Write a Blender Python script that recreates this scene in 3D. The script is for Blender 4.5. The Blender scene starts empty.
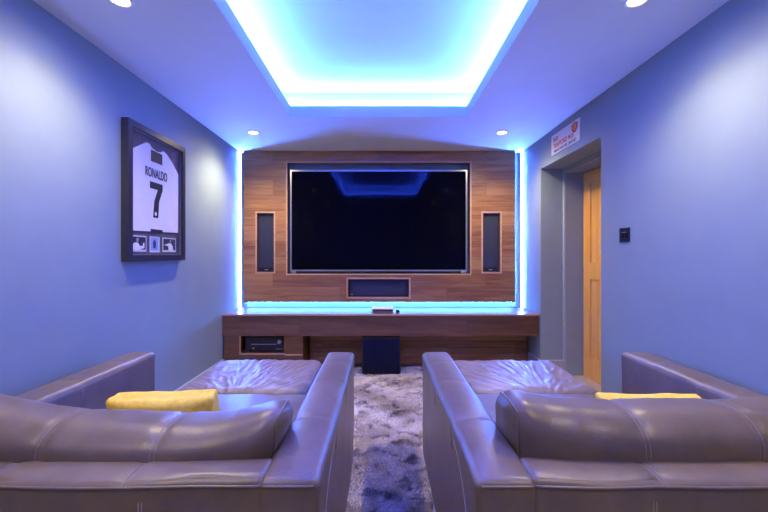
import bpy, bmesh, math, random
import numpy as np
from mathutils import Vector, noise, Matrix
random.seed(4); rng = np.random.default_rng(4)
SC = bpy.context.scene; COL = SC.collection
PI = math.pi
CAM = 1.17                      # camera height
XL, XR = -1.54, 1.54            # side walls
YB, YF = -1.05, 4.02            # wall behind the camera, TV wall
ZC = 2.297                      # ceiling

# ------------------------------------------------------------------ materials
def mat(name):
    m = bpy.data.materials.new(name); m.use_nodes = True
    nt = m.node_tree; b = nt.nodes['Principled BSDF']
    return m, nt, b
def N(nt, typ, **kw):
    n = nt.nodes.new(typ)
    for k, v in kw.items():
        if k in n.inputs.keys(): n.inputs[k].default_value = v
        else: setattr(n, k, v)
    return n
def mapped(nt, scale=(1,1,1), rot=(0,0,0)):
    tc = N(nt, 'ShaderNodeTexCoord'); mp = N(nt, 'ShaderNodeMapping')
    mp.inputs['Scale'].default_value = scale; mp.inputs['Rotation'].default_value = rot
    nt.links.new(tc.outputs['Object'], mp.inputs['Vector'])
    return mp.outputs['Vector']
def ramp(nt, fac, stops):
    r = N(nt, 'ShaderNodeValToRGB')
    e = r.color_ramp.elements
    while len(e) < len(stops): e.new(0.5)
    for i, (p, c) in enumerate(stops):
        e[i].position = p; e[i].color = (*c, 1)
    nt.links.new(fac, r.inputs['Fac']); return r.outputs['Color']
def bump(nt, b, height, strength, dist=0.01, prev=None):
    bp = N(nt, 'ShaderNodeBump'); bp.inputs['Strength'].default_value = strength
    bp.inputs['Distance'].default_value = dist
    nt.links.new(height, bp.inputs['Height'])
    if prev: nt.links.new(prev, bp.inputs['Normal'])
    nt.links.new(bp.outputs['Normal'], b.inputs['Normal'])
    return bp.outputs['Normal']
def plain(name, col, rough=0.5, metal=0.0, var=0.06, scale=30, bstr=0.0, spec=0.5):
    m, nt, b = mat(name)
    v = mapped(nt); n = N(nt, 'ShaderNodeTexNoise', Scale=scale, Detail=3.0)
    nt.links.new(v, n.inputs['Vector'])
    lo = tuple(c*(1-var) for c in col); hi = tuple(min(1, c*(1+var)) for c in col)
    nt.links.new(ramp(nt, n.outputs['Fac'], [(0.3, lo), (0.7, hi)]), b.inputs['Base Color'])
    b.inputs['Roughness'].default_value = rough; b.inputs['Metallic'].default_value = metal
    b.inputs['Specular IOR Level'].default_value = spec
    if bstr: bump(nt, b, n.outputs['Fac'], bstr, 0.004)
    return m
def emit(name, col, strength):
    m, nt, b = mat(name)
    b.inputs['Base Color'].default_value = (0.8, 0.8, 0.8, 1)
    b.inputs['Emission Color'].default_value = (*col, 1)
    b.inputs['Emission Strength'].default_value = strength
    return m
def leather(name, col, rough=0.37, crease=0.08):
    m, nt, b = mat(name)
    v = mapped(nt)
    n1 = N(nt, 'ShaderNodeTexNoise', Scale=9.0, Detail=5.0, Roughness=0.6); nt.links.new(v, n1.inputs['Vector'])
    nt.links.new(ramp(nt, n1.outputs['Fac'], [(0.3, tuple(c*0.8 for c in col)), (0.72, tuple(c*1.2 for c in col))]), b.inputs['Base Color'])
    rr = N(nt, 'ShaderNodeMapRange'); nt.links.new(n1.outputs['Fac'], rr.inputs['Value'])
    rr.inputs['To Min'].default_value = rough-0.07; rr.inputs['To Max'].default_value = rough+0.09
    nt.links.new(rr.outputs['Result'], b.inputs['Roughness'])
    n2 = N(nt, 'ShaderNodeTexNoise', Scale=12.0, Detail=3.0, Distortion=1.0); nt.links.new(v, n2.inputs['Vector'])
    p = bump(nt, b, n2.outputs['Fac'], crease, 0.02)
    vo = N(nt, 'ShaderNodeTexVoronoi', Scale=260.0); nt.links.new(v, vo.inputs['Vector'])
    bump(nt, b, vo.outputs['Distance'], 0.12, 0.002, p)
    b.inputs['Specular IOR Level'].default_value = 0.6
    return m
def planks(name, cols, row=0.165, length=1.15, grain=1.0, rough=0.42, off=(0,0,0), edge=0.35):
    m, nt, b = mat(name)
    tc = N(nt, 'ShaderNodeTexCoord')
    sx = N(nt, 'ShaderNodeSeparateXYZ'); nt.links.new(tc.outputs['Object'], sx.inputs[0])
    cb = N(nt, 'ShaderNodeCombineXYZ')
    nt.links.new(sx.outputs['X'], cb.inputs['X']); nt.links.new(sx.outputs['Z'], cb.inputs['Y'])
    ad = N(nt, 'ShaderNodeVectorMath', operation='ADD'); ad.inputs[1].default_value = off
    nt.links.new(cb.outputs[0], ad.inputs[0])
    br = N(nt, 'ShaderNodeTexBrick', Scale=1.0)
    br.offset = 0.37; br.offset_frequency = 2
    br.inputs['Brick Width'].default_value = length; br.inputs['Row Height'].default_value = row
    br.inputs['Mortar Size'].default_value = 0.0016; br.inputs['Mortar Smooth'].default_value = 0.2
    br.inputs['Color1'].default_value = (0,0,0,1); br.inputs['Color2'].default_value = (1,1,1,1)
    br.inputs['Mortar'].default_value = (0.5,0.5,0.5,1)
    nt.links.new(ad.outputs[0], br.inputs['Vector'])
    # grain, shifted from plank to plank
    sh = N(nt, 'ShaderNodeVectorMath', operation='MULTIPLY_ADD')
    nt.links.new(br.outputs['Color'], sh.inputs[0]); sh.inputs[1].default_value = (7.3, 3.1, 5.7)
    nt.links.new(tc.outputs['Object'], sh.inputs[2])
    mp = N(nt, 'ShaderNodeMapping'); mp.inputs['Scale'].default_value = (1.1, 14, 14)
    nt.links.new(sh.outputs[0], mp.inputs['Vector'])
    g = N(nt, 'ShaderNodeTexNoise', Scale=1.6, Detail=7.0, Roughness=0.62, Distortion=0.9); nt.links.new(mp.outputs[0], g.inputs['Vector'])
    mp2 = N(nt, 'ShaderNodeMapping'); mp2.inputs['Scale'].default_value = (3, 120, 120)
    nt.links.new(sh.outputs[0], mp2.inputs['Vector'])
    g2 = N(nt, 'ShaderNodeTexNoise', Scale=1.0, Detail=3.0); nt.links.new(mp2.outputs[0], g2.inputs['Vector'])
    mx = N(nt, 'ShaderNodeMath', operation='MULTIPLY_ADD'); nt.links.new(g2.outputs['Fac'], mx.inputs[0])
    mx.inputs[1].default_value = 0.25; nt.links.new(g.outputs['Fac'], mx.inputs[2])
    mx2 = N(nt, 'ShaderNodeMath', operation='MULTIPLY_ADD')
    bw = N(nt, 'ShaderNodeRGBToBW'); nt.links.new(br.outputs['Color'], bw.inputs[0])
    nt.links.new(bw.outputs[0], mx2.inputs[0]); mx2.inputs[1].default_value = 0.26
    nt.links.new(mx.outputs[0], mx2.inputs[2])
    c = ramp(nt, mx2.outputs[0], [(0.38, cols[0]), (0.62, cols[1]), (0.92, cols[2])])
    mm = N(nt, 'ShaderNodeMix', data_type='RGBA', blend_type='MULTIPLY')
    nt.links.new(br.outputs['Fac'], mm.inputs['Factor'])
    nt.links.new(c, mm.inputs[6]); mm.inputs[7].default_value = (edge,edge,edge,1)
    nt.links.new(mm.outputs[2], b.inputs['Base Color'])
    b.inputs['Roughness'].default_value = rough
    bump(nt, b, g2.outputs['Fac'], 0.12, 0.003)
    return m
def streak(name, cols, axis=2, rough=0.42):
    m, nt, b = mat(name)
    s = [16, 16, 16]; s[axis] = 1.0
    g = N(nt, 'ShaderNodeTexNoise', Scale=1.8, Detail=6.0, Distortion=0.8); nt.links.new(mapped(nt, tuple(s)), g.inputs['Vector'])
    nt.links.new(ramp(nt, g.outputs['Fac'], [(0.3, cols[0]), (0.7, cols[1])]), b.inputs['Base Color'])
    b.inputs['Roughness'].default_value = rough
    bump(nt, b, g.outputs['Fac'], 0.1, 0.003)
    return m

M = {}
M['wall'] = plain('wall_paint', (0.262, 0.338, 0.375), 0.55, 0, 0.03, 6, 0.0, 0.4)
M['ceil'] = plain('ceiling_paint', (0.76, 0.80, 0.80), 0.7, 0, 0.02, 5)
M['skirt'] = plain('skirting_paint', (0.36, 0.40, 0.46), 0.3, 0, 0.03, 8)
M['floorbase'] = plain('carpet_backing', (0.55, 0.5, 0.5), 0.95, 0, 0.25, 9)
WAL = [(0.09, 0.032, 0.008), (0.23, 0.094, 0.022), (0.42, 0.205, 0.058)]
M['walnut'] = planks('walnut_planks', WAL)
M['walnut_shaded'] = planks('walnut_boards_shaded', [tuple(c*0.55 for c in k) for k in WAL], 0.4, 1.62, off=(0.19, 0.02, 0), rough=0.36)  # same walnut as the panel, its dimmer light painted in as darker colour
M['walnut_back'] = planks('walnut_back_boards', [tuple(c*0.9 for c in k) for k in WAL], 0.165, 2.0, off=(0.6, 0.05, 0))
M['walnut_trim'] = streak('walnut_trim', [(0.5, 0.28, 0.15), (0.66, 0.40, 0.23)], 0)
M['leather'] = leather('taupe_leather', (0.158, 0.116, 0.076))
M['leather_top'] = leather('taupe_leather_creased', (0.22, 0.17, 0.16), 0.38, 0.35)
M['stitch'] = plain('grey_stitching', (0.30, 0.26, 0.27), 0.6)
M['foot'] = plain('dark_wood_foot', (0.03, 0.02, 0.018), 0.4)
M['yellow'] = plain('mustard_fabric', (0.90, 0.60, 0.05), 0.85, 0, 0.12, 60, 0.3)
M['black'] = plain('satin_black', (0.012, 0.012, 0.015), 0.35)
M['grille'] = plain('speaker_cloth', (0.022, 0.027, 0.045), 0.75, 0, 0.2, 300, 0.3)
M['subgrille'] = plain('subwoofer_cloth', (0.004, 0.005, 0.012), 0.8, 0, 0.2, 300, 0.2, 0.2)
M['gloss'] = plain('gloss_black', (0.008, 0.008, 0.010), 0.12)
M['silver'] = plain('brushed_silver', (0.62, 0.63, 0.66), 0.28, 0.9, 0.03)
M['screen'] = plain('tv_glass', (0.002, 0.002, 0.003), 0.04, 0, 0.01, 5, 0, 0.05)
M['white'] = plain('white_plastic', (0.8, 0.8, 0.82), 0.4)
M['frame'] = plain('black_moulding', (0.035, 0.033, 0.036), 0.3, 0, 0.08)
M['mount'] = plain('mount_board', (0.12, 0.10, 0.13), 0.8)
M['jersey'] = plain('white_jersey', (0.86, 0.86, 0.88), 0.7, 0, 0.03, 40, 0.2)
M['ink'] = plain('dark_print', (0.02, 0.02, 0.032), 0.5)
M['photo_bg'] = plain('photo_dark', (0.03, 0.04, 0.075), 0.4, 0, 0.6, 40)
M['photo_edge'] = plain('photo_border', (0.75, 0.75, 0.78), 0.5)
M['skin'] = plain('photo_skin', (0.45, 0.27, 0.2), 0.5)
M['card'] = plain('pale_blue_card', (0.30, 0.42, 0.72), 0.5)
M['signwhite'] = plain('sign_enamel', (0.85, 0.85, 0.86), 0.3, 0, 0.01)
M['red'] = plain('red_enamel', (0.62, 0.035, 0.03), 0.35)
M['gold'] = plain('gold_enamel', (0.85, 0.45, 0.04), 0.35)
M['navy'] = plain('navy_print', (0.03, 0.04, 0.11), 0.4)
M['oak'] = streak('oak_door', [(0.76, 0.34, 0.04), (0.9, 0.46, 0.06)], 2, 0.4)
M['sill'] = plain('metal_threshold', (0.7, 0.68, 0.64), 0.3, 0.6)
M['line'] = plain('display_grey', (0.35, 0.37, 0.42), 0.4)
BLUE = (0.10, 0.30, 1.0)
M['led_cove'] = emit('cove_led', (0.021, 0.068, 1.0), 1150)
M['led_side'] = emit('side_led', (0.050, 0.15, 1.0), 760)
M['led_shelf'] = emit('shelf_led', (0.060, 0.26, 1.0), 120)
M['lamp'] = emit('lamp_lens', (1.0, 0.78, 0.5), 30)
M['red_led'] = emit('standby_led', (1.0, 0.05, 0.06), 1.5)
m, nt, b = mat('clear_glazing')        # thin glazing: mostly clear, faint reflection
for n in list(nt.nodes):
    if n.type != 'OUTPUT_MATERIAL': nt.nodes.remove(n)
tr = N(nt, 'ShaderNodeBsdfTransparent'); gl = N(nt, 'ShaderNodeBsdfGlossy', Roughness=0.05); mxs = N(nt, 'ShaderNodeMixShader')
lw = N(nt, 'ShaderNodeMath', operation='MULTIPLY_ADD'); lwt = N(nt, 'ShaderNodeLayerWeight', Blend=0.3); nt.links.new(lwt.outputs['Fresnel'], lw.inputs[0]); lw.inputs[1].default_value = 0.0; lw.inputs[2].default_value = 0.03
nt.links.new(lw.outputs[0], mxs.inputs[0]); nt.links.new(tr.outputs[0], mxs.inputs[1]); nt.links.new(gl.outputs[0], mxs.inputs[2])
nt.links.new(mxs.outputs[0], nt.nodes['Material Output'].inputs[0]); M['glass'] = m
# carpet
m, nt, b = mat('shag_carpet')
v = mapped(nt); n1 = N(nt, 'ShaderNodeTexNoise', Scale=11.0, Detail=4.0, Distortion=0.6); nt.links.new(v, n1.inputs['Vector'])
nt.links.new(ramp(nt, n1.outputs['Fac'], [(0.36, (0.36, 0.31, 0.29)), (0.46, (0.72, 0.65, 0.58)), (0.7, (0.85, 0.77, 0.68))]), b.inputs['Base Color'])  # dark blotches put the shading of leaning pile into the colour
b.inputs['Roughness'].default_value = 0.9; M['carpet'] = m

# ------------------------------------------------------------------ helpers
def wloc(o):
    v = Vector((0,0,0))
    while o is not None:
        v = v + o.location; o = o.parent
    return v
def link(name, me, m, parent=None, smooth=False):
    o = bpy.data.objects.new(name, me); COL.objects.link(o)
    if m: me.materials.append(m)
    if smooth:
        for p in me.polygons: p.use_smooth = True
    if parent is not None: o.parent = parent
    return o
def obj(name, bm, m, parent=None, smooth=False, bevel=0.0, seg=2, world=True):
    """one mesh object; geometry is given in world coordinates and stored relative to its thing"""
    if bevel:
        es = [e for e in bm.edges if len(e.link_faces) == 2 and e.calc_face_angle(0) > 0.6]
        bmesh.ops.bevel(bm, geom=es, offset=bevel, segments=seg, profile=0.6, affect='EDGES', clamp_overlap=True)
    bmesh.ops.recalc_face_normals(bm, faces=bm.faces)
    if world and parent is not None: bmesh.ops.translate(bm, verts=bm.verts, vec=-wloc(parent))
    me = bpy.data.meshes.new(name); bm.to_mesh(me); bm.free()
    return link(name, me, m, parent, smooth)
def tag(o, label, cat, group=None):
    o['label'] = label; o['category'] = cat
    if group: o['group'] = group
    return o
def thing(name, label, cat, loc, group=None):
    o = bpy.data.objects.new(name, None); COL.objects.link(o); o.location = loc
    o.empty_display_size = 0.05
    return tag(o, label, cat, group)
def struct(o): o['kind'] = 'structure'; return o
def box(bm, x0, x1, y0, y1, z0, z1):
    r = bmesh.ops.create_cube(bm, size=1.0)
    for v in r['verts']:
        v.co = Vector((x0 + (v.co.x+.5)*(x1-x0), y0 + (v.co.y+.5)*(y1-y0), z0 + (v.co.z+.5)*(z1-z0)))
    return r['verts']
def BX(*a):
    bm = bmesh.new(); box(bm, *a); return bm
def holed(bm, u, w, d, holes, f):
    """slab with rectangular holes: u=(u0,u1), w=(w0,w1), depth d=(d0,d1); f(u,w,d) -> point"""
    us = sorted({*u, *[h[0] for h in holes], *[h[1] for h in holes]}); ws = sorted({*w, *[h[2] for h in holes], *[h[3] for h in holes]})
    us = [a for a in us if u[0] <= a <= u[1]]; ws = [a for a in ws if w[0] <= a <= w[1]]
    full = lambda i, j: 0 <= i < len(us)-1 and 0 <= j < len(ws)-1 and not any(
        h[0] < (us[i]+us[i+1])/2 < h[1] and h[2] < (ws[j]+ws[j+1])/2 < h[3] for h in holes)
    V = {}
    def vt(a, c, e):
        k = (round(a,5), round(c,5), round(e,5))
        if k not in V: V[k] = bm.verts.new(f(a, c, e))
        return V[k]
    for i in range(len(us)-1):
        for j in range(len(ws)-1):
            if not full(i, j): continue
            a, a2, c, c2 = us[i], us[i+1], ws[j], ws[j+1]
            for e in d: bm.faces.new([vt(a,c,e), vt(a2,c,e), vt(a2,c2,e), vt(a,c2,e)])
            for (di, dj, p, q) in ((-1,0,(a,c),(a,c2)), (1,0,(a2,c),(a2,c2)), (0,-1,(a,c),(a2,c)), (0,1,(a,c2),(a2,c2))):
                if not full(i+di, j+dj):
                    bm.faces.new([vt(*p,d[0]), vt(*q,d[0]), vt(*q,d[1]), vt(*p,d[1])])
    return bm
def ring_frame(bm, x0, x1, z0, z1, t, y0, y1):
    holed(bm, (x0-t, x1+t), (z0-t, z1+t), (y0, y1), [(x0, x1, z0, z1)], lambda a, c, e: (a, e, c))
    return bm
def tube(bm, pts, r, n=6):
    pts = [Vector(p) for p in pts]; rings = []
    for i, p in enumerate(pts):
        t = (pts[min(i+1, len(pts)-1)] - pts[max(i-1, 0)]).normalized()
        a = t.orthogonal().normalized() if i == 0 else (prev - t*prev.dot(t)).normalized()
        prev = a; c = t.cross(a)
        rings.append([bm.verts.new(p + r*(math.cos(2*PI*k/n)*a + math.sin(2*PI*k/n)*c)) for k in range(n)])
    for i in range(len(rings)-1):
        for k in range(n):
            bm.faces.new([rings[i][k], rings[i][(k+1)%n], rings[i+1][(k+1)%n], rings[i+1][k]])
    bm.faces.new(rings[0]); bm.faces.new(rings[-1])
def lathe(bm, prof, c, n=32, axis='z'):
    rings = []
    for (r, h) in prof:
        rings.append([bm.verts.new(Vector(c) + (Vector((r*math.cos(2*PI*k/n), r*math.sin(2*PI*k/n), h)) if axis == 'z'
                      else Vector((r*math.cos(2*PI*k/n), h, r*math.sin(2*PI*k/n))))) for k in range(n)])
    for i in range(len(rings)-1):
        for k in range(n):
            bm.faces.new([rings[i][k], rings[i][(k+1)%n], rings[i+1][(k+1)%n], rings[i+1][k]])
    bm.faces.new(rings[0]); bm.faces.new(rings[-1])
    return bm
class Soft:
    """upholstered block: rounded box of half sizes h, corner radius r, then bulged and creased by deform(p)"""
    def __init__(s, c, h, r, step=0.02, deform=None):
        s.c, s.h, s.r, s.step, s.deform = Vector(c), h, r, step, deform
    def at(s, p, off=0.0):
        h, r = s.h, s.r
        q = Vector([max(-(h[k]-r), min(h[k]-r, p[k])) for k in range(3)])
        d = Vector(p) - q
        n = d.normalized() if d.length > 1e-9 else Vector((0,0,1))
        o = q + n*(r+off)
        if s.deform: o = s.deform(o, n)
        return o + s.c
    def lines(s, k):
        h, r = s.h[k], s.r
        e = [r*math.tan(i*PI/16) for i in range(1, 5)]
        n = max(2, int(2*(h-r)/s.step)); inner = [-(h-r) + 2*(h-r)*i/n for i in range(n+1)]
        return [-(h-r)-x for x in reversed(e)] + inner + [(h-r)+x for x in e]
    def mesh(s, bm):
        L = [s.lines(k) for k in range(3)]; V = {}
        def vt(p):
            k = tuple(round(x, 5) for x in p)
            if k not in V: V[k] = bm.verts.new(s.at(p))
            return V[k]
        for ax in range(3):
            a, b = (ax+1)%3, (ax+2)%3
            for sg in (-1, 1):
                for i in range(len(L[a])-1):
                    for j in range(len(L[b])-1):
                        q = []
                        for (ii, jj) in ((i,j), (i+1,j), (i+1,j+1), (i,j+1)):
                            p = [0,0,0]; p[ax] = sg*s.h[ax]; p[a] = L[a][ii]; p[b] = L[b][jj]; q.append(vt(p))
                        bm.faces.new(q)
        return bm
def puff(h, a):
    def f(p, n):
        o = Vector(p)
        for k in range(3):
            i, j = (k+1)%3, (k+2)%3
            o[k] += a[k]*(p[k]/h[k])*max(0, 1-(p[i]/h[i])**2)*max(0, 1-(p[j]/h[j])**2)
        return o
    return f
def nz(p, s, seed=0): return noise.noise(Vector((p[0]*s+seed*3.7, p[1]*s+seed*1.3, p[2]*s-seed*2.1)))
def text_mesh(s, size, depth, bold=0.0, spacing=1.0):
    cu = bpy.data.curves.new('t', 'FONT'); cu.body = s; cu.size = size; cu.align_x = 'CENTER'; cu.align_y = 'CENTER'
    cu.extrude = depth; cu.offset = bold; cu.space_character = spacing
    o = bpy.data.objects.new('t', cu); COL.objects.link(o)
    dg = bpy.context.evaluated_depsgraph_get(); me = bpy.data.meshes.new_from_object(o.evaluated_get(dg))
    bpy.data.objects.remove(o); bpy.data.curves.remove(cu)
    return me
def text_on(name, s, m, parent, width, height, X, ymid, zmid, side, bold=0.0, spacing=1.0, depth=0.0015):
    """lettering fitted to width x height, standing on a side wall. side=-1: left wall (faces +x), +1: right wall (faces -x)"""
    me = text_mesh(s, 1.0, 0.5, bold, spacing)
    co = np.array([v.co for v in me.vertices]); lo, hi = co.min(0), co.max(0)
    base = wloc(parent)
    for v in me.vertices:
        a = (v.co.x-(lo[0]+hi[0])/2)/(hi[0]-lo[0])*width; c = (v.co.y-(lo[1]+hi[1])/2)/(hi[1]-lo[1])*height; d = v.co.z*depth
        # read from inside the room: left wall reads towards +y, right wall reads towards -y
        v.co = Vector((X + (d if side < 0 else -d), ymid + (a if side < 0 else -a), zmid + c)) - base
    me.name = name
    return link(name, me, m, parent)
def poly_x(bm, pts, X0, X1):
    """prism whose outline (y,z) lies in a plane of constant x"""
    a = [bm.verts.new((X0, y, z)) for y, z in pts]; c = [bm.verts.new((X1, y, z)) for y, z in pts]
    bm.faces.new(a); bm.faces.new(c)
    for i in range(len(pts)):
        j = (i+1) % len(pts); bm.faces.new([a[i], a[j], c[j], c[i]])
    return bm
def ell(cy, cz, ry, rz, n=20): return [(cy+ry*math.cos(2*PI*k/n), cz+rz*math.sin(2*PI*k/n)) for k in range(n)]

# ------------------------------------------------------------------ room
NY0, NY1, NZ = 2.54, 3.50, 2.0            # door recess in the right wall
XI = 1.77                                  # inner face of the recess
DX = 1.93                                  # door face
struct(obj('floor', BX(XL-0.1, 2.12, YB-0.1, YF+0.1, -0.06, 0.0), M['floorbase']))
struct(obj('wall_left', BX(XL-0.1, XL, YB-0.1, YF+0.1, 0, ZC+0.3), M['wall']))
bm = bmesh.new()
holed(bm, (YB-0.1, YF+0.1), (0, ZC+0.3), (XR, XI), [(NY0, NY1, -1, NZ)], lambda a, c, e: (e, a, c))
holed(bm, (NY0-0.1, NY1+0.25), (0, NZ+0.15), (XI+0.001, XI+0.19), [(2.62, 3.47, -1, 1.955)], lambda a, c, e: (e, a, c))
struct(obj('wall_right', bm, M['wall']))
struct(obj('wall_front', BX(XL, XR, YF, YF+0.1, 0, ZC+0.3), M['wall']))
struct(obj('wall_back', BX(XL, XR, YB-0.1, YB, 0, ZC+0.3), M['wall']))
# ceiling with a stepped tray
CX0, CX1, CY0, CY1 = -0.74, 0.70, 0.55, 2.96
LIP, SET, ZU = 0.09, 0.15, 2.56
bm = bmesh.new()
holed(bm, (XL, XR), (YB, YF), (ZC, ZC+LIP), [(CX0, CX1, CY0, CY1)], lambda a, c, e: (a, c, e))
holed(bm, (XL, XR), (YB, YF), (ZC+LIP+0.0005, ZU), [(CX0-SET, CX1+SET, CY0-SET, CY1+SET)], lambda a, c, e: (a, c, e))
box(bm, XL, XR, YB, YF, ZU+0.0005, ZU+0.05)
struct(obj('ceiling', bm, M['ceil']))
# skirting boards
def skirt(name, pts_boxes):
    bm = bmesh.new()
    for a in pts_boxes: box(bm, *a)
    return struct(obj(name, bm, M['skirt'], bevel=0.004))
BH = 0.16
skirt('baseboard_left', [(XL, XL+0.022, YB, 3.52, 0, BH)])
skirt('baseboard_right', [(XR-0.022, XR, YB, NY0, 0, BH)])
skirt('baseboard_front', [(XR-0.016, XR, NY1+0.016, 3.77, 0, BH), (XR-0.016, XI, NY1-0.022, NY1, 0, BH)])
skirt('baseboard_back', [(XL+0.016, XR-0.016, YB, YB+0.016, 0, BH)])
# architrave and lining of the door
bm = bmesh.new()
holed(bm, (2.565, 3.50), (0, 1.998), (XI-0.018, XI), [(2.62, 3.47, -1, 1.955)], lambda a, c, e: (e, a, c))
struct(obj('trim_1', bm, M['skirt'], bevel=0.003))
struct(obj('trim_2', BX(XI+0.02, DX+0.02, 2.63, 3.462, 0.0, 0.022), M['sill'], bevel=0.004))
# boarded oak door
door = bpy.data.objects.new('door_1', None); COL.objects.link(door); door.location = (DX+0.02, 3.05, 0.02); struct(door)
door['label'] = 'oak boarded door standing in the deep recess of the right wall'
bm = bmesh.new(); D0, D1 = DX, DX+0.04
y0, y1, z0, z1 = 2.635, 3.46, 0.024, 1.945
holed(bm, (y0, y1), (z0, z1), (D0, D1), [(y0+0.11, y1-0.11, z0+0.2, 0.95), (y0+0.11, y1-0.11, 1.1, z1-0.11)], lambda a, c, e: (e, a, c))
obj('door_frame', bm, M['oak'], door, bevel=0.003)
for za, zb in ((z0+0.2, 0.95), (1.1, z1-0.11)):
    bm = bmesh.new(); nb = 6; w = (y1-y0-0.22)/nb
    for k in range(nb): box(bm, D0+0.010, D1-0.008, y0+0.11+k*w+0.0015, y0+0.11+(k+1)*w-0.0015, za, zb)
    obj('door_panel', bm, M['oak'], door, bevel=0.003)
bm = bmesh.new()
lathe(bm, [(0.025, 0), (0.025, -0.008), (0.009, -0.01), (0.009, -0.05)], (0,0,0), 20, 'y')
bmesh.ops.rotate(bm, verts=bm.verts, cent=(0,0,0), matrix=Matrix.Rotation(-PI/2, 3, 'Z'))
bmesh.ops.translate(bm, verts=bm.verts, vec=(D0, y0+0.055, 1.02))
tube(bm, [(D0-0.05, y0+0.05, 1.02), (D0-0.052, y0+0.1, 1.02), (D0-0.05, y0+0.17, 1.018)], 0.008, 10)
obj('door_handle', bm, M['silver'], door, smooth=True)

# ------------------------------------------------------------------ carpet pile (nobody could count it)
def pile():
    n = 270000
    x = rng.uniform(XL+0.03, XI-0.03, n); y = rng.uniform(YB+0.03, 3.75, n)
    keep = (x < XR-0.03) | ((y > NY0+0.03) & (y < NY1-0.03))
    for (a, b_, c, d) in ((-1.45, -0.15, 0.88, 2.0), (0.23, 1.53, 0.88, 2.0), (-1.13, -0.43, 2.0, 2.6), (0.49, 1.21, 2.0, 2.6), (-1.54, -0.75, 3.5, 3.9), (-0.2, 0.2, 3.52, 3.9)):
        keep &= ~((x > a) & (x < b_) & (y > c) & (y < d))
    x, y = x[keep], y[keep]
    # extra tufts where the aisle is nearest
    m2 = 60000; x = np.concatenate([x, rng.uniform(-0.15, 0.235, m2)]); y = np.concatenate([y, rng.uniform(1.5, 3.5, m2)])
    n = len(x)
    px = np.sin(x*13+np.sin(y*9)*1.7)+np.sin(x*7-y*11+1.3)+0.7*np.sin(x*29+y*23)
    py = np.cos(y*12+np.sin(x*10)*1.9)+np.sin(x*9+y*8+0.4)+0.7*np.cos(x*25-y*31)
    lx = 0.007*px + rng.normal(0, 0.005, n); ly = 0.007*py + rng.normal(0, 0.005, n)
    h = rng.uniform(0.009, 0.019, n); w = rng.uniform(0.003, 0.0055, n); t = rng.uniform(0, 2*PI, n)
    dx, dy = np.cos(t)*w, np.sin(t)*w
    co = np.empty((n, 4, 3), np.float32)
    co[:,0] = np.stack([x-dx, y-dy, np.full(n, 0.0)], 1); co[:,1] = np.stack([x+dx, y+dy, np.full(n, 0.0)], 1)
    co[:,2] = np.stack([x+dx*0.7+lx, y+dy*0.7+ly, h], 1); co[:,3] = np.stack([x-dx*0.7+lx, y-dy*0.7+ly, h], 1)
    me = bpy.data.meshes.new('carpet_pile')
    me.vertices.add(4*n); me.vertices.foreach_set('co', co.ravel())
    me.loops.add(4*n); me.loops.foreach_set('vertex_index', np.arange(4*n, dtype=np.int32))
    me.polygons.add(n); me.polygons.foreach_set('loop_start', np.arange(0, 4*n, 4, dtype=np.int32))
    me.update(calc_edges=True); me.validate()
    o = link('carpet_pile', me, M['carpet'])
    tag(o, 'pale mauve shaggy carpet pile covering the floor', 'carpet'); o['kind'] = 'stuff'
pile()

# ------------------------------------------------------------------ walnut media wall
PX0, PX1, PZ0, PY = -1.48, 1.45, 0.66, 3.92
TVH = (-1.01, 0.96, 0.968, 2.165)
SPK = [(-1.34, -1.157, 0.986, 1.624), (1.10, 1.287, 0.986, 1.624)]
CEN = (-0.357, 0.303, 0.716, 0.91)
HOLES = [TVH] + SPK + [CEN]
pan = thing('wall_panel', 'walnut plank media panel with cut-outs for the screen and three speakers', 'wall panel', (-0.015, 3.97, 0.66))
bm = bmesh.new(); holed(bm, (PX0, PX1), (PZ0, ZC-0.002), (PY, PY+0.05), HOLES, lambda a, c, e: (a, e, c))
obj('board', bm, M['walnut'], pan)
for h in HOLES:
    bm = bmesh.new(); ring_frame(bm, *h, 0.016, PY-0.004, PY+0.012); 
    obj('recess_trim', bm, M['walnut_trim'], pan, bevel=0.0015)
bm = bmesh.new(); box(bm, PX0+0.1, PX1-0.1, PY+0.05, YF, PZ0+0.0, PZ0+0.03); box(bm, PX0+0.1, PX1-0.1, PY+0.05, YF, ZC-0.06, ZC-0.003)
obj('batten', bm, M['black'], pan)
# television
tv = thing('television', 'large flat black television recessed in the walnut panel', 'television', (-0.02, 3.97, 0.995))
T = (-0.985, 0.935, 0.995, 2.092)
bm = bmesh.new(); box(bm, T[0]+0.01, T[1]-0.01, 3.955, 4.0, T[2]+0.01, T[3]-0.01); box(bm, -0.3, 0.26, 4.0, YF-0.002, 1.3, 1.75); obj('body', bm, M['black'], tv)
bm = bmesh.new(); ring_frame(bm, T[0]+0.014, T[1]-0.014, T[2]+0.014, T[3]-0.014, 0.014, 3.938, 3.9549); obj('bezel', bm, M['silver'], tv, bevel=0.002)
obj('screen', BX(T[0]+0.0145, T[1]-0.0145, 3.9435, 3.9549, T[2]+0.0145, T[3]-0.0145), M['screen'], tv)
for x in (-0.945, 0.895): obj('foot', BX(x-0.025, x+0.025, 3.93, 3.97, 0.9685, 0.9945), M['silver'], tv, bevel=0.004)
obj('badge', BX(-0.05, 0.01, 3.9345, 3.938, T[2]+0.002, T[2]+0.011), M['silver'], tv, bevel=0.001)
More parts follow.
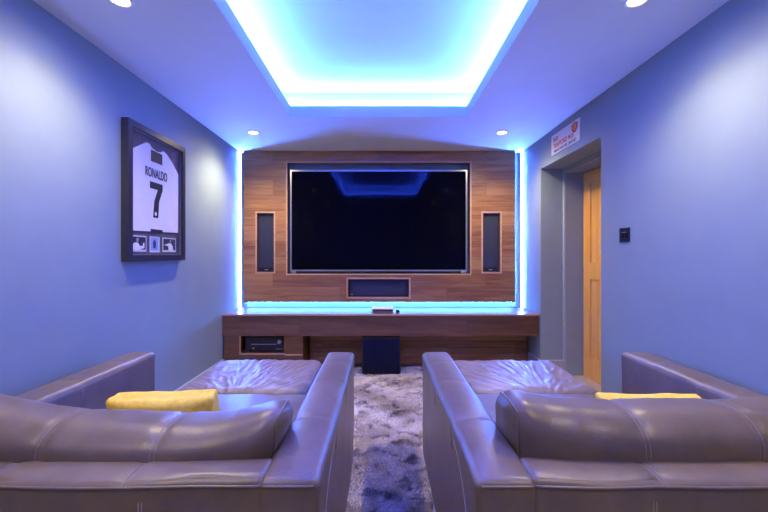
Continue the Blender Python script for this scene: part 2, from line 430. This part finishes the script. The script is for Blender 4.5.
# in-wall speakers
def speaker(h, label, horiz=False):
    cx = (h[0]+h[1])/2
    t = thing('wall_speaker', label, 'speaker', (cx, 3.98, h[2]), 'speakers set into the walnut panel')
    obj('body', BX(h[0]+0.004, h[1]-0.004, 3.957, YF, h[2]+0.001, h[3]-0.004), M['black'], t, bevel=0.003)
    obj('grille', BX(h[0]+0.014, h[1]-0.014, 3.949, 3.9568, h[2]+0.045 if not horiz else h[2]+0.014, h[3]-0.014), M['grille'], t, bevel=0.003)
    if horiz: obj('badge', BX(h[0]+0.03, h[0]+0.05, 3.946, 3.949, h[2]+0.022, h[2]+0.03), M['silver'], t)
    else: obj('badge', BX(cx-0.018, cx+0.018, 3.9535, 3.957, h[2]+0.020, h[2]+0.029), M['silver'], t)
speaker(SPK[0], 'tall narrow dark speaker in the panel left of the television')
speaker(SPK[1], 'tall narrow dark speaker in the panel right of the television')
speaker(CEN, 'wide low dark speaker in the panel under the television', True)
# shelf
LY = 3.52
sh = thing('media_shelf', 'long deep walnut shelf running wall to wall below the panel', 'shelf', (0, 3.77, 0.384))
obj('shelf_top', BX(XL+0.002, XR-0.003, LY-0.004, YF, 0.572, 0.597), M['walnut_shaded'], sh, bevel=0.002)
obj('fascia', BX(XL+0.002, XR-0.01, LY, LY+0.03, 0.384, 0.5715), M['walnut_shaded'], sh, bevel=0.002)
obj('edge_highlight', BX(XL+0.002, XR-0.003, LY-0.009, LY-0.0042, 0.581, 0.598), M['walnut_trim'], sh, bevel=0.0015)  # added pale strip paints the highlight along the shelf's front edge
obj('underside', BX(XL+0.002, XR-0.003, LY+0.03, YF, 0.384, 0.40), M['walnut_shaded'], sh)
# back boards under the shelf
bm = bmesh.new()
box(bm, -0.74, XR-0.02, 3.78, 3.80, 0.205, 0.3835); box(bm, -0.74, XR-0.02, 3.775, 3.80, 0.03, 0.2035)
tag(obj('back_board', bm, M['walnut_back'], bevel=0.001), 'walnut boarding in shadow at the back of the shelf recess', 'boarding')
# low cabinet with an open bay
cb = thing('low_cabinet', 'low walnut cabinet with open equipment bay under the left shelf end', 'cabinet', (-1.14, 3.7, 0))
bm = bmesh.new(); holed(bm, (XL+0.018, -0.757), (0.0, 0.383), (LY, LY+0.022), [(-1.36, -0.942, 0.215, 0.384)], lambda a, c, e: (a, e, c)); obj('front_panel', bm, M['walnut_shaded'], cb, bevel=0.0015)
obj('side_panel', BX(-0.779, -0.757, LY+0.022, YF, 0, 0.383), M['walnut_shaded'], cb); obj('side_panel', BX(XL+0.018, -1.38, LY+0.022, YF, 0, 0.383), M['walnut_shaded'], cb)
obj('bay_shelf', BX(-1.379, -0.78, LY+0.0225, YF, 0.195, 0.2145), M['walnut_shaded'], cb)
bm = bmesh.new(); box(bm, -1.372, -0.93, LY-0.004, LY, 0.205, 0.2145); box(bm, -1.372, -1.361, LY-0.004, LY, 0.2145, 0.382); box(bm, -0.93, -0.757, LY-0.004, LY, 0.196, 0.2075)
obj('bay_trim', bm, M['walnut_trim'], cb)
# receiver in the bay
rc = thing('receiver', 'black stereo receiver with a round knob inside the cabinet bay', 'receiver', (-1.15, 3.7, 0.2145))
obj('body', BX(-1.335, -0.965, 3.575, 3.9, 0.226, 0.36), M['black'], rc, bevel=0.004)
for x in (-1.29, -1.01): obj('foot', BX(x-0.02, x+0.02, 3.6, 3.64, 0.2147, 0.2259), M['black'], rc)
obj('display', BX(-1.28, -1.03, 3.5715, 3.5749, 0.288, 0.294), M['line'], rc)
bm = bmesh.new(); lathe(bm, [(0.019, 0), (0.019, -0.016), (0.016, -0.019)], (-0.998, 3.5749, 0.316), 24, 'y'); obj('knob', bm, M['line'], rc, smooth=False)
for k in range(3): obj('button', BX(-1.03+0.022*k, -1.016+0.022*k, 3.5715, 3.5749, 0.243, 0.249), M['line'], rc)
bm = bmesh.new(); lathe(bm, [(0.009, 0), (0.009, -0.01), (0.007, -0.012)], (-1.255, 3.5749, 0.252), 20, 'y'); obj('small_knob', bm, M['line'], rc)
# subwoofer
sw = thing('subwoofer', 'black cube subwoofer on the carpet under the middle of the shelf', 'subwoofer', (0.002, 3.65, 0))
obj('cabinet', BX(-0.185, 0.19, 3.532, 3.77, 0.012, 0.372), M['black'], sw, bevel=0.006)
obj('grille', BX(-0.172, 0.177, 3.519, 3.5318, 0.03, 0.35), M['subgrille'], sw, bevel=0.005)
for x in (-0.15, 0.155):
    for y in (3.56, 3.73): obj('foot', lathe(bmesh.new(), [(0.018, 0.0), (0.02, 0.0118)], (x, y, 0), 16), M['black'], sw)
obj('standby_light', BX(-0.002, 0.008, 3.527, 3.5319, 0.029, 0.036), M['red_led'], sw)
bm = bmesh.new(); tube(bm, [(-0.186, 3.74, 0.06), (-0.22, 3.735, 0.045), (-0.29, 3.72, 0.035), (-0.38, 3.72, 0.032), (-0.5, 3.74, 0.032), (-0.62, 3.74, 0.034)], 0.006, 8)
tag(obj('power_cable', bm, M['black'], smooth=True), 'thin black cable on the carpet left of the subwoofer', 'cable')
# little boxes on the shelf
st = thing('media_box', 'small flat white media box on the middle of the shelf', 'media box', (0.0, 3.7, 0.597))
obj('body', BX(-0.092, 0.125, 3.605, 3.79, 0.601, 0.637), M['white'], st, bevel=0.006, seg=3)
obj('front_panel', BX(-0.082, 0.115, 3.602, 3.6048, 0.608, 0.631), M['navy'], st)
bm = bmesh.new(); box(bm, -0.08, 0.113, 3.62, 3.78, 0.5972, 0.6009); obj('base', bm, M['black'], st)
ie = thing('sensor', 'tiny dark infrared sensor beside the white media box on the shelf', 'sensor', (0.168, 3.62, 0.597))
obj('body', BX(0.15, 0.186, 3.605, 3.63, 0.5975, 0.624), M['black'], ie, bevel=0.004)
obj('lens', lathe(bmesh.new(), [(0.007, 0), (0.006, -0.003)], (0.168, 3.605, 0.611), 16, 'y'), M['gloss'], ie)

# ------------------------------------------------------------------ LED lines
ZS = ZC+LIP+0.001
bm = bmesh.new(); o1, o2 = 0.045, 0.065
holed(bm, (CX0-SET+o1, CX1+SET-o1), (CY0-SET+o1, CY1+SET-o1), (ZS, ZS+0.006), [(CX0-SET+o2, CX1+SET-o2, CY0-SET+o2, CY1+SET-o2)], lambda a, c, e: (a, c, e))
tag(obj('led_strip', bm, M['led_cove']), 'blue LED strip hidden behind the lip of the ceiling tray', 'LED strip', 'LED lighting strips')
for xa, xb, sx, lab in ((XL+0.002, XL+0.014, -1, 'upright blue-white LED strip between left wall and walnut panel'), (XR-0.014, XR-0.002, 1, 'upright blue-white LED strip between right wall and walnut panel')):
    t = thing('led_strip', lab, 'LED strip', ((xa+xb)/2, 3.96, 0.6), 'LED lighting strips')
    obj('channel', BX(xa, xb, 3.958, 3.972, 0.5985, ZC-0.003), M['silver'], t)
    obj('diffuser', BX(xa+0.001, xb-0.001, 3.945, 3.9578, 0.5985, ZC-0.003), M['led_side'], t, bevel=0.004)
tag(obj('led_strip', BX(PX0+0.02, PX1-0.02, 3.971, 3.99, 0.653, 0.66), M['led_shelf']), 'cyan-blue LED strip glowing under the bottom edge of the walnut panel', 'LED strip', 'LED lighting strips')

# ------------------------------------------------------------------ downlights
DL = [(-1.17, 3.33, 'recessed downlight above the walnut panel at the left'), (1.11, 3.33, 'recessed downlight above the walnut panel at the right'),
      (-1.15, 1.60, 'recessed downlight over the left armchair at the picture top'), (1.13, 1.60, 'recessed downlight over the right armchair at the picture top'),
      (-1.14, 0.12, 'recessed downlight near the back wall, seen only as a left reflection'), (1.12, 0.12, 'recessed downlight near the back wall, seen only as a right reflection')]
SPOT_W, SPILL_W = 54, 18
for x, y, lab in DL:
    t = thing('downlight', lab, 'downlight', (x, y, ZC), 'recessed ceiling downlights')
    bm = bmesh.new(); lathe(bm, [(0.040, -0.001), (0.052, -0.001), (0.052, -0.004), (0.045, -0.008), (0.0375, -0.006), (0.0375, -0.001)], (x, y, ZC), 32); obj('trim_ring', bm, M['white'], t, smooth=True)
    obj('lens', lathe(bmesh.new(), [(0.0365, -0.0005), (0.0365, -0.004), (0.024, -0.0055)], (x, y, ZC), 28), M['lamp'], t)
    for nm, watt, ang in (('downlight_beam', SPOT_W, 134), ('downlight_spill', SPILL_W, 168)):
        L = bpy.data.lights.new(nm, 'SPOT'); L.energy = watt*(1.3 if y > 3 else 1.0 if y > 1 else 0.8); L.color = (1.0, 0.81, 0.49); L.spot_size = math.radians(ang); L.spot_blend = 1.0; L.shadow_soft_size = 0.025
        lo = bpy.data.objects.new(nm, L); COL.objects.link(lo); lo.parent = t; lo.location = (0, 0, -0.035)

# ------------------------------------------------------------------ framed shirt on the left wall
fs = thing('framed_shirt', 'black box frame on the left wall holding a white number 7 football shirt', 'picture frame', (XL, 2.5, 1.13))
FY0, FY1, FZ0, FZ1, FX = 2.15, 2.775, 1.13, 1.987, XL+0.045
bm = bmesh.new(); W = 0.038
holed(bm, (FY0, FY1), (FZ0, FZ1), (XL, FX), [(FY0+W, FY1-W, FZ0+W, FZ1-W)], lambda a, c, e: (e, a, c)); obj('frame', bm, M['frame'], fs, bevel=0.003)
bm = bmesh.new(); holed(bm, (FY0+W+0.0005, FY1-W-0.0005), (FZ0+W+0.0005, FZ1-W-0.0005), (XL+0.02, XL+0.034), [(FY0+W+0.007, FY1-W-0.007, FZ0+W+0.007, FZ1-W-0.007)], lambda a, c, e: (e, a, c)); obj('inner_slip', bm, M['silver'], fs)
obj('mount', BX(XL+0.001, XL+0.0195, FY0+W, FY1-W, FZ0+W, FZ1-W), M['mount'], fs)
# shirt: subdivided outline with soft folds
def hz(v): return CAM+v
prof = [(2.215, 0.15), (2.205, 0.645), (2.25, 0.672), (2.345, 0.728), (2.375, 0.728), (2.40, 0.708), (2.45, 0.698), (2.50, 0.706), (2.525, 0.722), (2.56, 0.715), (2.63, 0.672), (2.715, 0.60), (2.71, 0.165)]
def inside(y, z):
    c = False; n = len(prof); j = n-1
    for i in range(n):
        (yi, zi), (yj, zj) = prof[i], prof[j]
        if (zi > z) != (zj > z) and y < (yj-yi)*(z-zi)/(zj-zi)+yi: c = not c
        j = i
    return c
bm = bmesh.new(); poly_x(bm, [(y, hz(z)) for y, z in prof], XL+0.0197, XL+0.026)
js = obj('shirt', bm, M['jersey'], fs, bevel=0.003)
for (ya, za, yb, zb) in ((2.26, 0.2, 2.30, 0.5), (2.66, 0.2, 2.62, 0.48), (2.36, 0.17, 2.37, 0.24), (2.58, 0.17, 2.55, 0.26)):
    bm = bmesh.new(); tube(bm, [(XL+0.0255, ya+(yb-ya)*k/6+0.004*math.sin(k*2), hz(za+(zb-za)*k/6)) for k in range(7)], 0.0022, 8); obj('fold', bm, M['jersey'], js, smooth=True)
obj('collar_label', poly_x(bmesh.new(), [(2.39, hz(0.695)), (2.51, hz(0.692)), (2.51, hz(0.62)), (2.39, hz(0.62))], XL+0.0261, XL+0.028), M['ink'], js)
obj('sponsor_tab', poly_x(bmesh.new(), [(2.385, hz(0.172)), (2.515, hz(0.172)), (2.515, hz(0.152)), (2.385, hz(0.152))], XL+0.0261, XL+0.027), M['ink'], js)
text_on('name_print', 'RONALDO', M['ink'], js, 0.235, 0.062, XL+0.0272, 2.45, hz(0.545), -1, 0.012, 1.05)
bm = poly_x(bmesh.new(), [(2.378, hz(0.485)), (2.515, hz(0.485)), (2.515, hz(0.445)), (2.475, hz(0.36)), (2.466, hz(0.25)), (2.412, hz(0.25)), (2.424, hz(0.36)), (2.462, hz(0.44)), (2.378, hz(0.44))], XL+0.0261, XL+0.0275)
obj('number', bm, M['ink'], js)
obj('number_crest', poly_x(bmesh.new(), ell(2.438, hz(0.275), 0.012, 0.014), XL+0.0276, XL+0.0282), M['jersey'], js)
def picture(y0, y1, z0, z1, figure):
    p = obj('photo', BX(XL+0.0197, XL+0.0215, y0, y1, hz(z0), hz(z1)), M['photo_edge'], fs)
    obj('photo_ground', BX(XL+0.0216, XL+0.0222, y0+0.007, y1-0.007, hz(z0+0.012), hz(z1-0.007)), M['photo_bg'], p)
    yy = lambda a: y0+0.007+a*(y1-y0-0.014); zz = lambda a: hz(z0+0.012+a*(z1-z0-0.019))
    for mm, nm, pts in figure:
        obj(nm, poly_x(bmesh.new(), [(yy(a), zz(c)) for a, c in pts], XL+0.0223, XL+0.0228), M[mm], p)
def ell2(cx, cy, rx, ry): return [(cx+rx*math.cos(k*PI/8), cy+ry*math.sin(k*PI/8)) for k in range(16)]
picture(2.19, 2.350, 0.022, 0.122, [('jersey', 'player_shirt', [(0.03,0.0),(0.08,0.32),(0.25,0.52),(0.45,0.55),(0.6,0.3),(0.78,0.28),(0.83,0.55),(0.9,0.53),(0.9,0.15),(0.78,0.08),(0.6,0.0)]), ('skin', 'player_head', ell2(0.45,0.74,0.085,0.17))])
picture(2.525, 2.685, 0.022, 0.122, [('jersey', 'player_shirt', [(0.12,0.5),(0.3,0.55),(0.45,0.62),(0.62,0.62),(0.75,0.4),(0.82,0.0),(0.42,0.0),(0.4,0.35),(0.12,0.42)]), ('skin', 'player_head', ell2(0.58,0.8,0.07,0.14)), ('skin', 'player_arm', [(0.02,0.46),(0.13,0.52),(0.13,0.42),(0.02,0.40)])])
p = obj('card', BX(XL+0.0197, XL+0.0215, 2.385, 2.49, hz(0.018), hz(0.122)), M['photo_edge'], fs)
obj('card_face', BX(XL+0.0216, XL+0.0222, 2.392, 2.476, hz(0.03), hz(0.118)), M['card'], p)
obj('card_print', poly_x(bmesh.new(), [(2.42,hz(0.045)),(2.445,hz(0.045)),(2.45,hz(0.08)),(2.44,hz(0.10)),(2.425,hz(0.10)),(2.415,hz(0.08))], XL+0.0223, XL+0.0226), M['navy'], p)
obj('glazing', BX(XL+0.0345, XL+0.0365, FY0+W+0.0005, FY1-W-0.0005, FZ0+W+0.0005, FZ1-W-0.0005), M['glass'], fs)

# ------------------------------------------------------------------ street sign over the recess
sg = thing('wall_sign', 'white enamel street sign with red lettering and crest above the door recess', 'sign', (XR, 3.03, 2.06))
SY0, SY1, SZ0, SZ1 = 2.80, 3.265, 2.060, 2.234
obj('plate', BX(XR-0.008, XR, SY0, SY1, SZ0, SZ1), M['signwhite'], sg, bevel=0.002)
text_on('red_lettering', 'OLD', M['red'], sg, 0.085, 0.036, XR-0.0087, 3.185, 2.187, 1, 0.02)
text_on('red_lettering', 'TRAFFORD M16', M['red'], sg, 0.34, 0.040, XR-0.0087, 3.055, 2.131, 1, 0.012)
text_on('blue_lettering', 'MANCHESTER UNITED', M['navy'], sg, 0.36, 0.024, XR-0.0087, 3.03, 2.083, 1, 0.01)
cy, cz = 2.872, 2.185
cr = obj('crest', poly_x(bmesh.new(), [(cy-0.042, cz+0.012), (cy-0.046, cz+0.026), (cy-0.02, cz+0.036), (cy, cz+0.042), (cy+0.02, cz+0.036), (cy+0.046, cz+0.026), (cy+0.042, cz+0.012), (cy+0.046, cz-0.008), (cy+0.03, cz-0.034), (cy, cz-0.048), (cy-0.03, cz-0.034), (cy-0.046, cz-0.008)], XR-0.0095, XR-0.0081), M['red'], sg)
obj('crest_emblem', poly_x(bmesh.new(), [(cy-0.022, cz+0.018), (cy+0.022, cz+0.018), (cy+0.022, cz-0.01), (cy, cz-0.028), (cy-0.022, cz-0.01)], XR-0.0104, XR-0.0096), M['gold'], cr)
obj('crest_figure', poly_x(bmesh.new(), [(cy-0.006, cz+0.012), (cy+0.006, cz+0.012), (cy+0.012, cz-0.002), (cy+0.005, cz-0.018), (cy-0.005, cz-0.018), (cy-0.01, cz-0.002)], XR-0.0109, XR-0.0105), M['red'], cr)
obj('crest_ribbon', poly_x(bmesh.new(), [(cy-0.03, cz+0.03), (cy, cz+0.037), (cy+0.03, cz+0.03), (cy+0.03, cz+0.024), (cy, cz+0.031), (cy-0.03, cz+0.024)], XR-0.0104, XR-0.0096), M['gold'], cr)
# keypad
kp = thing('light_switch', 'black square light switch on the right wall beside the door recess', 'switch', (XR, 2.29, 1.25))
obj('plate', BX(XR-0.007, XR, 2.242, 2.338, 1.252, 1.342), M['black'], kp, bevel=0.003)
for y in (2.268, 2.290, 2.312): obj('rocker', BX(XR-0.0105, XR-0.007, y-0.009, y+0.009, 1.284, 1.308), M['gloss'], kp, bevel=0.002)
obj('indicator', BX(XR-0.0085, XR-0.0071, 2.268, 2.312, 1.311, 1.314), M['line'], kp)

# ------------------------------------------------------------------ armchairs
CW, CY_0, CY_1, AW, AZ = 1.27, 0.875, 2.06, 0.148, 0.622
def stitch_pair(parent, name, surf, path, axis, gap=0.011):
    """a double row of stitching lying on a padded surface; path = points on the undeformed box"""
    bm = bmesh.new()
    for s in (-gap/2, gap/2):
        pts = []
        for p in path:
            q = list(p); q[axis] += s; pts.append(surf.at(q, 0.0003))
        tube(bm, pts, 0.0013, 5)
    return obj(name, bm, M['stitch'], parent, smooth=True)
def armchair(cx, label, sag):
    t = thing('armchair', label, 'armchair', (cx, (CY_0+CY_1)/2, 0), 'leather armchairs facing the television')
    xi = CW/2 - AW
    # base
    bm = bmesh.new(); Soft((cx, 1.47, 0.165), (xi-0.002, 0.53, 0.105), 0.02, 0.06).mesh(bm); obj('base', bm, M['leather'], t, smooth=True)
    # arms
    for s in (-1, 1):
        h = (AW/2, (CY_1-CY_0)/2, (AZ-0.05)/2); c = (cx + s*(CW/2-AW/2), (CY_0+CY_1)/2, 0.05+h[2])
        def dfm(p, n, s=s, h=h):
            o = Vector(p); u = p[0]/h[0]; v = p[1]/h[1]
            top = max(0.0, p[2]/h[2])
            if n[2] > 0.05:
                cr = max(0, 1-u*u)
                o.z += 0.012*cr*n[2]*(1-abs(v)**8)
                for yy in (1.20, 1.55, 1.84):                       # cross seams pull the padding down
                    o.z -= 0.004*n[2]*math.exp(-((p[1]+(CY_0+CY_1)/2-yy)/0.012)**2)
            w = max(0.0, min(1.0, (p[2]-h[2]+0.12)/0.10))
            o.x += n[0]*(0.003*w + 0.004*nz(p, 5, s+2))
            o.z += 0.004*max(0, n[2])*nz(p, 7, s)
            o.y += n[1]*0.003*nz(p, 6, 9)
            return o
        S = Soft(c, h, 0.022, 0.02, dfm); bm = bmesh.new(); S.mesh(bm); a = obj('arm', bm, M['leather'], t, smooth=True)
        for yy in (1.20, 1.55):
            ly = yy - c[1]; path = [(-h[0], ly, h[2]-0.09), (-h[0], ly, h[2]-0.05), (-h[0], ly, h[2]-0.02), (-h[0], ly, h[2])] + [(-h[0]+2*h[0]*k/8, ly, h[2]) for k in range(1, 8)] + [(h[0], ly, h[2]), (h[0], ly, h[2]-0.02), (h[0], ly, h[2]-0.05), (h[0], ly, h[2]-0.09)]
            stitch_pair(a, 'stitching', S, path, 1)
        bm = bmesh.new()                                             # curved outer seam
        pts = [S.at((s*h[0], 1.17-c[1]-0.30*k/12, h[2]-0.045-0.30*(k/12)**1.8), 0.001) for k in range(13)]
        tube(bm, pts, 0.0016, 5); obj('stitching', bm, M['stitch'], a, smooth=True)
        bm = bmesh.new()                                             # piping at the rear top edge
        tube(bm, [S.at((-h[0]+0.01+(2*h[0]-0.02)*k/10, -h[1], h[2]-0.012), 0.001) for k in range(11)], 0.0035, 8); obj('piping', bm, M['leather'], a, smooth=True)
    # back
    h = (xi+0.014, 0.055, (AZ-0.05)/2); c = (cx, CY_0+0.056, 0.05+h[2])
    def dfb(p, n):
        o = Vector(p); u = p[0]/h[0]
        if n[2] > 0.05:
            o.z += n[2]*(0.008*(1-(p[1]/h[1])**2) - 0.006*(1-u*u))
            for xx in (-0.18, 0.165): o.z -= 0.005*n[2]*math.exp(-((p[0]-xx)/0.01)**2)
        o.z += 0.004*max(0, n[2])*nz(p, 6, cx)
        if n[1] < -0.1:
            o.y += 0.006*nz(p, 5, cx+3)
            for xx in (-0.205, 0.205): o.y += 0.003*math.exp(-((p[0]-xx)/0.008)**2)
        return o
    S = Soft(c, h, 0.015, 0.02, dfb); bm = bmesh.new(); S.mesh(bm); bk = obj('back', bm, M['leather'], t, smooth=True)
    for xx in (-0.18, 0.165):
        stitch_pair(bk, 'stitching', S, [(xx, -h[1], h[2]-0.02), (xx, -h[1], h[2]-0.005)] + [(xx, -h[1]+2*h[1]*k/8, h[2]) for k in range(1, 9)], 0)
    for xx in (-0.205, 0.205):
        stitch_pair(bk, 'stitching', S, [(xx, -h[1], h[2]-0.05-0.45*k/12) for k in range(13)], 0, 0.008)
    bm = bmesh.new(); tube(bm, [S.at((-h[0]+0.004+(2*h[0]-0.008)*k/40, -h[1], h[2]-0.012), 0.001) for k in range(41)], 0.0035, 8); obj('piping', bm, M['leather'], bk, smooth=True)
    # seat cushion
    h2 = (xi-0.008, 0.435, 0.085); c2 = (cx, 1.55, 0.335)
    pf = puff(h2, (0.004, 0.004, 0.018))
    def dfs(p, n):
        o = pf(p, n); o.z += 0.006*n[2]*nz(p, 7, cx+5); return o
    bm = bmesh.new(); Soft(c2, h2, 0.045, 0.025, dfs).mesh(bm); obj('seat_cushion', bm, M['leather'], t, smooth=True)
    # loose back cushion, slumped in the middle, leaning on the back
    h3 = (xi+0.035, 0.10, 0.165); c3 = (cx, 1.105, 0.575)
    seams = (-0.155+sag[3], 0.155+sag[3])
    def dfc(p, n):
        o = Vector(p); u = p[0]/h3[0]; w = p[2]/h3[2]; v = p[1]/h3[1]
        e = max(0, 1-u**4)
        o.y += 0.035*v*e*max(0, 1-w*w)                                # fat middle
        top = max(0.0, w)
        g = sum(math.exp(-((p[0]-xx)/0.014)**2) for xx in seams)
        shape = sag[0]*(1-abs(u)**3) + sag[1]*(u) + sag[2]*abs(u)**5
        o.z += top*(shape + 0.010*max(0, 1-v*v))
        o.z -= top*0.008*g*max(0.0, n[2]); o.y -= n[1]*0.008*g
        pin = max(0, abs(u)-0.86)/0.14                                 # pinched corners
        o.y *= 1-0.35*pin*pin*abs(w)**2
        o.x += (0.012*abs(w)**3*(1 if u > 0 else -1))*pin - 0.012*pin*(1-w*w)*(1 if u > 0 else -1)
        d = 0.009*nz(p, 4, cx) + 0.0025*nz((p[0]*2, p[1], p[2]*0.6), 9, cx+2)
        o += Vector(n)*d
        o.y -= 0.030*(o.z/h3[2])
        lim = xi-0.004 + 0.055*max(0.0, min(1.0, (o.z+c3[2]-AZ)/0.04))    # squeezed between the arms
        o.x = max(-lim, min(lim, o.x))
        return o
    S = Soft(c3, h3, 0.072, 0.017, dfc); bm = bmesh.new(); S.mesh(bm); cu = obj('back_cushion', bm, M['leather'], t, smooth=True)
    for xx in seams:
        path = [(xx, -h3[1], -0.12+0.24*k/10) for k in range(11)] + [(xx, -h3[1], h3[2]-0.02), (xx, -h3[1], h3[2])] + [(xx, -h3[1]+2*h3[1]*k/10, h3[2]) for k in range(1, 10)]
        stitch_pair(cu, 'stitching', S, path, 0, 0.012)
    for s in (-1, 1):                                                  # piping round the end panels
        bm = bmesh.new(); loop = []
        for k in range(41):
            a = 2*PI*k/40; ca, sa = math.cos(a), math.sin(a)
            m_ = max(abs(ca), abs(sa)); loop.append(S.at((s*(h3[0]-0.012), h3[1]*ca/m_, h3[2]*sa/m_), 0.001))
        tube(bm, loop, 0.003, 6); obj('piping', bm, M['leather'], cu, smooth=True)
    for x in (-1, 1):
        for y in (CY_0+0.08, CY_1-0.08):
            obj('foot', lathe(bmesh.new(), [(0.02, 0.0), (0.028, 0.052)], (cx+x*(CW/2-0.075), y, 0.0), 16), M['foot'], t)
    return t
armchair(-0.787, 'taupe leather armchair nearest the left wall with a framed shirt', (-0.060, -0.026, 0.030, 0.018))
armchair(0.869, 'taupe leather armchair on the right, near the door recess', (-0.022, 0.0, 0.030, 0.0))
# footstools
def footstool(cx, label, seed):
    t = thing('footstool', label, 'footstool', (cx, 2.30, 0), 'leather footstools in front of the armchairs')
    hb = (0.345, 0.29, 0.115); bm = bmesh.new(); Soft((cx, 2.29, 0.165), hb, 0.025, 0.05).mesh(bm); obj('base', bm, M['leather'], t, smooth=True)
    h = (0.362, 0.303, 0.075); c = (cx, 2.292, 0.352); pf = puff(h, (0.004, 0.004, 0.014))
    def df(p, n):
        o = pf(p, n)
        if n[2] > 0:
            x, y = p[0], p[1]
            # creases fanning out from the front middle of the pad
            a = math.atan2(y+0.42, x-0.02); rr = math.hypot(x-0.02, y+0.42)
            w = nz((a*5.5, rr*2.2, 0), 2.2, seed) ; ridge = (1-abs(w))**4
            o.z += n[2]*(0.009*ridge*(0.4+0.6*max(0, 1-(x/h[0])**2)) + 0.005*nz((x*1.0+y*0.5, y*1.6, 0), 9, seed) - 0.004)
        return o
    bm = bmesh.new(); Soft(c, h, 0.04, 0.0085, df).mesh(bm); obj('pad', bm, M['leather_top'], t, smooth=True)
    for x in (-1, 1):
        for y in (-1, 1): obj('foot', lathe(bmesh.new(), [(0.018, 0), (0.026, 0.052)], (cx+x*0.28, 2.29+y*0.23, 0), 16), M['foot'], t)
footstool(-0.78, 'creased leather footstool pushed against the left armchair', 1)
footstool(0.85, 'creased leather footstool pushed against the right armchair', 5)
# scatter cushions leaning on the back cushions
def scatter(cx, label, tilt, roll, seed, zc):
    h = (0.188, 0.06, 0.205)
    def df(p, n):
        u, w = p[0]/h[0], p[2]/h[2]
        e = (1-min(1, abs(u))**3.2)*(1-min(1, abs(w))**3.2)
        o = Vector((p[0]*(1-0.05*(1-w*w)*0.9), p[1]*(0.45+0.55*max(0, e)**0.45), p[2]*(1-0.05*(1-u*u)*0.9)))
        o += Vector(n)*0.006*nz(p, 14, seed)
        return o
    bm = bmesh.new(); Soft((0,0,0), h, 0.018, 0.012, df).mesh(bm)
    o = obj('scatter_cushion', bm, M['yellow'], smooth=True)
    o.rotation_euler = (tilt, roll, 0.0); o.location = (cx, 1.355, zc)
    return tag(o, label, 'cushion', 'mustard scatter cushions')
scatter(-0.776, 'mustard yellow scatter cushion on the left armchair', math.radians(16), math.radians(-1.5), 2, 0.475)
scatter(0.965, 'mustard yellow scatter cushion almost hidden on the right armchair', math.radians(16), math.radians(0.5), 3, 0.467)

# ------------------------------------------------------------------ camera and view
cd = bpy.data.cameras.new('camera'); cam = bpy.data.objects.new('camera', cd); COL.objects.link(cam)
cam.location = (0, 0, CAM); cam.rotation_euler = (PI/2, 0, 0)
cd.sensor_width = 36; cd.lens = 36*363/768; cd.shift_x = 3/768; cd.shift_y = -1/768; cd.clip_start = 0.02
SC.camera = cam
w = bpy.data.worlds.new('world'); SC.world = w; w.use_nodes = True
w.node_tree.nodes['Background'].inputs[0].default_value = (0.02, 0.03, 0.06, 1)
vs = SC.view_settings; vs.view_transform = 'Standard'; vs.look = 'None'; vs.gamma = 1.0; vs.use_curve_mapping = False; vs.exposure = 0.0
SC.cycles.max_bounces = 12; SC.cycles.diffuse_bounces = 8; SC.cycles.sample_clamp_indirect = 6.0
SC.cycles.use_denoising = True
